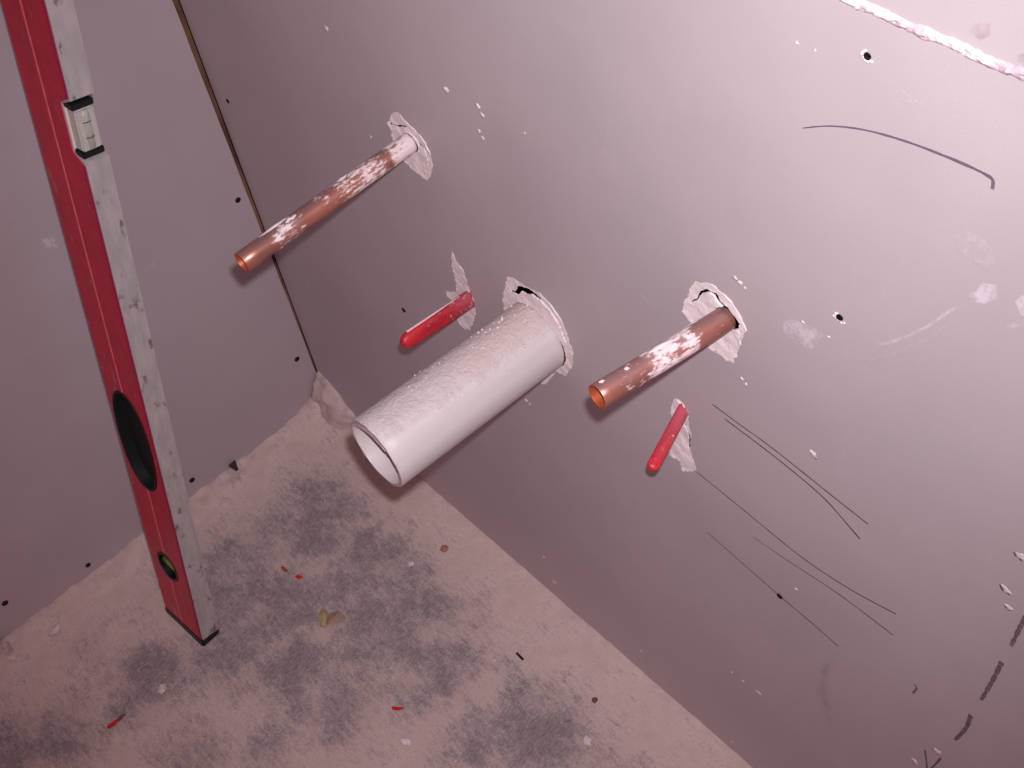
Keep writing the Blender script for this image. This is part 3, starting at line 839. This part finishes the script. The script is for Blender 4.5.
for y0, y1 in ((-0.0002, 0.0012), (T_ - 0.0002, T_ + 0.0004)):
    for x0, x1 in ((-W_ + .0012, -0.0352), (-0.0328, -0.0030)):
        # red panel, one strip each side of the ridge, cut around grips and windows
        cut = []
        def clip(poly, xl, xr):
            # Sutherland-Hodgman against x in [xl, xr]
            for s, lim in ((1, xl), (-1, xr)):
                out = []
                for i in range(len(poly)):
                    p, q = poly[i], poly[(i + 1) % len(poly)]
                    ip, iq = s * (p[0] - lim) >= 0, s * (q[0] - lim) >= 0
                    if ip: out.append(p)
                    if ip != iq:
                        t = (lim - p[0]) / (q[0] - p[0]); out.append((lim, p[1] + (q[1] - p[1]) * t))
                poly = out
            return poly
        # outline walks up the ridge side, stepping round each opening
        ridge = x1 if x0 < -0.04 else x0
        left = x0 < -0.04
        steps_ = []
        for h in sorted(grips + wins, key=lambda g_: g_[0][1]):
            c_ = [p for p in h if (p[0] <= ridge if left else p[0] >= ridge)]
            c_.sort(key=lambda p: p[1]); steps_ += [(ridge, c_[0][1] - .0008)] + [(p[0] + (-.0008 if left else .0008), p[1]) for p in c_] + [(ridge, c_[-1][1] + .0008)]
        if left: o = [(x0, e + .001)] + [(ridge, e + .001)] + steps_ + [(ridge, LL - e - .001), (x0, LL - e - .001)]
        else:
            right_side = [(x1, e + .001), (x1, nz0 - .001), (-nd - .0012, nz0 + .005), (-nd - .0012, nz1 - .005), (x1, nz1 + .001), (x1, LL - e - .001)]
            o = right_side + [(ridge, LL - e - .001)] + steps_[::-1] + [(ridge, e + .001)]
        V, F = slab2(o, [], y0, y1)
        link('red_panel', V, F, 'level_red', level)
    # pale ridge between the panels
    zs = [e + .001, .0795, .1185, .2085, .3275, .865, .985, 1.088, 1.128, LL - e - .001]
    for q in range(0, len(zs), 2):
        V, F = box(-0.0350, -0.0330, y0 - (.0005 if y0 < 0 else 0), y1 + (0 if y0 < 0 else .0005), zs[q], zs[q + 1], .0003)
        link('ridge', V, F, 'level_ridge', level)
    for z0, z1 in () if y0 > 0 else ((e + .001, nz0 - .002), (nz1 + .002, LL - e - .001)):
        V, F = box(-0.0028, -0.0012, y0 + .0001, y1, z0, z1)
        link('crimson_edge', V, F, 'level_trim', level)
for g_ in grips:
    # rubber lined hand hole: collar standing proud, plate added inside to darken the hole
    cx = sum(p[0] for p in g_) / len(g_); cz = sum(p[1] for p in g_) / len(g_)
    inn = [(cx + (p[0] - cx) * .90, cz + (p[1] - cz) * .955) for p in g_]
    V, F = slab2(g_, [inn], -0.0010, T_ + 0.0010)
    col = link('hand_grip', V, F, 'rubber', level); col['label'] = 'black rubber lined hand hole'
    V, F = slab2(inn, [], T_ * .45, T_ * .55)
    link('grip_dark_plate', V, F, 'rubber', col)
for w_ in wins:
    cx = sum(p[0] for p in w_) / len(w_); cz = sum(p[1] for p in w_) / len(w_)
    inn = [(cx + (p[0] - cx) * .84, cz + (p[1] - cz) * .84) for p in w_]
    V, F = slab2(w_, [inn], -0.0006, T_ + 0.0006)
    fr = link('vial_window', V, F, 'black', level)
    V, F = slab2(inn, [], T_ * .6, T_ * .75)
    link('window_backing', V, F, 'black', fr)
    rings = [tube_ring(Vector((cx + s, T_ * .3, cz)), Vector((0, 1, 0)), Vector((0, 0, 1)), .0050 * k_, 16) for s, k_ in ((-.0120, .5), (-.0112, 1), (.0112, 1), (.0120, .5))]
    V, F = skin(rings, (True, True)); link('plumb_vial', V, F, 'vial_green', fr, True)
# centre vial in the edge notch
V, F = box(-nd + .0003, -nd + .0016, .0012, T_ - .0012, nz0 + .007, nz1 - .007)
h_ = link('vial_housing', V, F, 'housing', level)
for z0, z1 in ((nz0 + .0035, nz0 + .0085), (nz1 - .0085, nz1 - .0035)):
    V, F = box(-nd + .001, -0.0012, .0014, T_ - .0014, z0, z1, .0006); link('housing_end', V, F, 'black', h_)
V, F = box(-nd + .0018, -0.0008, .0024, T_ - .0024, nz0 + .0088, nz1 - .0088, .0012)
link('acrylic_block', V, F, 'acrylic', h_)
rings = [tube_ring(Vector((-.0042, T_ / 2, nz0 + .0095 + s)), Vector((1, 0, 0)), Vector((0, 1, 0)), .0044 * k_, 18) for s, k_ in ((0, .6), (.001, 1), (.0158, 1.06), (.0305, 1), (.0315, .6))]
V, F = skin(rings, (True, True)); link('level_vial', V, F, 'vial', h_, True)
for z0 in (.019, .031):
    rings = [tube_ring(Vector((-.0042, T_ / 2, nz0 + z0 + s)), Vector((1, 0, 0)), Vector((0, 1, 0)), .0049, 18) for s in (0, .0007)]
    V, F = skin(rings); link('vial_ring', V, F, 'black', h_)
for z0, z1 in ((0.0, e + .002), (LL - e - .002, LL)):
    V, F = box(-W_ - .0006, .0006, -.0008, T_ + .0008, z0, z1, .0015)
    if z0 == 0.0:      # worn so that it stands flat on the floor
        V = [Vector((q.x, q.y, q.z - (aa.z * q.x - bb.z * q.y) / dd.z * max(0, 1 - q.z / z1))) for q in V]
    link('end_cap', V, F, 'black', level)

# ------------------------------------------------------------------ rubble and scraps
def chip(name, p, rx, ry, rz, rot, mat, label, cat, seed, group=None, rough=0.3, sub=2, lift=0.0):
    V, F = blob(rx, ry, rz, seed, sub, rough)
    mn = min(q.z for q in V)
    V = [(q.x, q.y, q.z - mn) for q in V]
    o = link(name, V, F, mat, None, False)
    o.location = (p[0], p[1], fz(p) + lift); o.rotation_euler = (0, 0, rot)
    tag(o, label, cat, group)
    return o
def sliver(name, p, ln, wd, th, rot, mat, label, cat, curl=0.3, seed=0, group=None):
    """curled shaving: bent flat ribbon with thickness"""
    N = 10; rings = []
    for i in range(N + 1):
        t = i / N; x = (t - .5) * ln; z = curl * ln * (2 * t - 1) ** 2 * .5; w_ = wd / 2 * (0.45 + 0.55 * math.sin(math.pi * min(1, t + .15)))
        tw = 0.5 * (t - .5)
        rings.append([(x, -w_ * math.cos(tw), z - w_ * math.sin(tw)), (x, w_ * math.cos(tw), z + w_ * math.sin(tw)), (x, w_ * math.cos(tw), z + w_ * math.sin(tw) + th), (x, -w_ * math.cos(tw), z - w_ * math.sin(tw) + th)])
    V, F = skin(rings, (True, True))
    mn = min(q[2] for q in V)
    o = link(name, [(q[0], q[1], q[2] - mn) for q in V], F, mat)
    o.location = (p[0], p[1], fz(p) + 0.0004); o.rotation_euler = (0, 0, rot)
    tag(o, label, cat, group); return o
RS = 'red plastic scraps on the floor'
chip('plastic_scrap', [(0.1735, -0.1718)][0], .0042, .0030, .0034, .4, 'red_bit', 'bright red angular plastic scrap beside a dull red one', 'scrap', 1, RS, .5, 1)
sliver('plastic_shaving', [(0.1535, -0.1772)][0], .009, .004, .0008, .1, 'rust_bit', 'dull red shaving next to the bright red scrap', 'shaving', .3, 2, RS)
sliver('plastic_shaving', [(0.3636, -0.1929)][0], .011, .0038, .0009, 0.75, 'red_bit', 'small red curled shaving right of the yellowed chip', 'shaving', .35, 3, RS)
o = sliver('plastic_shaving', [(0.1677, -0.4034)][0], .014, .0045, .001, 1.55, 'red_bit', 'long red shaving with a dark tip, lower left floor', 'shaving', .15, 4, RS)

V, F = blob(.0055, .002, .0012, 9, 2, .3)

tipo = link('dark_tip', [Vector((.0085, 0, .0012)) + v_ for v_ in V], F, 'brown_bit', o)
chip('orange_crumb', [(0.2626, -0.042)][0], .0042, .0045, .0022, 0, 'orange_bit', 'orange brown crumb on the floor below the white pipe', 'crumb', 5, None, .4)
o = chip('yellow_chip', [(0.234, -0.1844)][0], .0050, .0110, .0055, .85, 'yellow_chip', 'yellowed lumpy chip on the grey floor right of the level foot', 'chip', 6, None, .25)
V, F = blob(.0085, .0065, .0035, 17, 2, .35)
l_ = link('dirty_lobe', [Vector((.012, .001, .002)) + v_ for v_ in V], F, 'tan_bit', o)
V, F = box(-.0052, .0052, -.0011, .0011, 0, .002, .0004)
o = link('black_stick', V, F, 'black'); p = [(0.4108, -0.0718)][0]; o.location = (p[0], p[1], fz(p)); o.rotation_euler = (0, 0, -0.05)
tag(o, 'short black stick lying near the pipe wall', 'stick')
chip('brown_crumb', [(0.4969, -0.0533)][0], .0024, .003, .002, 0, 'brown_bit', 'tiny brown crumb beyond the black stick', 'crumb', 8)
chip('plaster_flake', [(0.0313, -0.3921)][0], .0050, .0085, .0030, .5, 'crumb', 'white oval plaster flake left of the level foot', 'flake', 9, 'plaster flakes', .3)
chip('plaster_flake', [(0.0261, -0.4414)][0], .004, .004, .003, 0, 'crumb', 'small white plaster flake at the left edge', 'flake', 10, 'plaster flakes', .3)
chip('plaster_flake', [(0.1733, -0.348)][0], .004, .006, .003, 0.4, 'crumb', 'white plaster flake just below the level foot', 'flake', 11, 'plaster flakes', .4)
chip('plaster_flake', [(0.2496, -0.0792)][0], .003, .003, .0025, 0, 'plaster', 'white crumb left of the orange brown crumb', 'flake', 12, 'plaster flakes', .4)
chip('plaster_flake', [(0.3964, -0.209)][0], .006, .004, .003, 0, 'plaster', 'pale flake below the small red curled shaving', 'flake', 13, 'plaster flakes', .5)
chip('plaster_flake', [(0.5213, -0.088)][0], .004, .004, .003, 0, 'plaster', 'white flake on the dark patch at bottom right of the floor', 'flake', 14, 'plaster flakes', .5)
V, F = box(0.0, .0022, -.0040, .0040, 0, .018, .0005)
for v_ in V: v_.y *= 0.25 + v_.z / .018
p = [(0.0172, -0.137)][0]
o = link('dark_wedge', V, F, 'dark_chip'); o.location = (.0060, p[1], fz((.006, p[1])) - .0035); o.rotation_euler = (0.1, -0.12, 0)
tag(o, 'dark wedge standing in the dust along the left wall', 'wedge')

# lump of plaster adhesive in the corner
def corner_lump():
    pts = []; F = []
    NX, NZ = 22, 16
    for j in range(NZ + 1):
        for i in range(NX + 1):
            s = i / NX; t = j / NZ
            x = 0.003 + s * 0.062; 
            top = 0.056 * (1 - 0.75 * s ** 1.6) + 0.006 * noise.noise(Vector((s * 5, 1, 2)))
            z = -0.002 + t * top
            d = 0.020 * (1 - t ** 1.5) + 0.005 + 0.005 * noise.noise(Vector((s * 4, t * 4, 3))) + 0.002 * noise.noise(Vector((s * 14, t * 14, 3)))
            d *= (1 - max(0, s - .8) / .2 * .9)
            pts.append((x, -max(0.0003, d * (1 if t < 1 else .1)), z))
    for j in range(NZ):
        for i in range(NX):
            a = j * (NX + 1) + i; F.append((a, a + 1, a + NX + 2, a + NX + 1))
    n = len(pts); P2 = [(x, -0.0001, z) for x, y, z in pts]
    for a, b in border(F): F.append((b, a, a + n, b + n))
    return pts + P2, F
V, F = corner_lump()
o = link('plaster_lump', V, F, 'lump', None, True)
tag(o, 'pinkish lump of plaster adhesive wedged in the floor corner', 'plaster lump')

# broken board scrap at the left edge of the picture
p = [(0.0174, -0.4355)][0]
V, F = slab2(rag([(-.060, 0), (.0, 0), (-.002, .008), (-.014, .018), (-.060, .040)], .003, .0012, 4), [], 0, .0125)
o = link('board_scrap', V, F, 'lump'); o.location = (.020, p[1], -0.001); o.rotation_euler = (-0.05, 0, 1.45)
tag(o, 'broken plasterboard scrap against the left wall', 'board scrap')

# fine crumbs everywhere: nobody could count them
rng = random.Random(77); V = []; F = []
for i in range(900):
    r_ = rng.random()
    if r_ < .35: x, y = abs(rng.gauss(0, .035)) + .002, rng.uniform(0.01, .55)
    elif r_ < .6: x, y = rng.uniform(.05, .85), abs(rng.gauss(0, .022)) + .002
    else: x, y = rng.uniform(0.02, .85), rng.uniform(.02, .55)
    s = rng.uniform(.0004, .0011) * (2.0 if rng.random() < .06 else 1); c = Vector((x, -y, floor_h(x, y) + s * .3))
    k = len(V)
    V += [c + Vector((s * rng.uniform(.6, 1.3), 0, 0)), c + Vector((0, s * rng.uniform(.6, 1.3), 0)), c + Vector((-s, 0, 0)), c + Vector((0, -s * rng.uniform(.5, 1.4), 0)), c + Vector((0, 0, s * .8)), c + Vector((0, 0, -s))]
    F += [(k, k + 1, k + 4), (k + 1, k + 2, k + 4), (k + 2, k + 3, k + 4), (k + 3, k, k + 4), (k + 1, k, k + 5), (k + 2, k + 1, k + 5), (k + 3, k + 2, k + 5), (k, k + 3, k + 5)]
o = link('plaster_crumbs', V, F, 'crumb')
tag(o, 'fine plaster crumbs scattered over the dusty floor', 'crumbs'); o['kind'] = 'stuff'
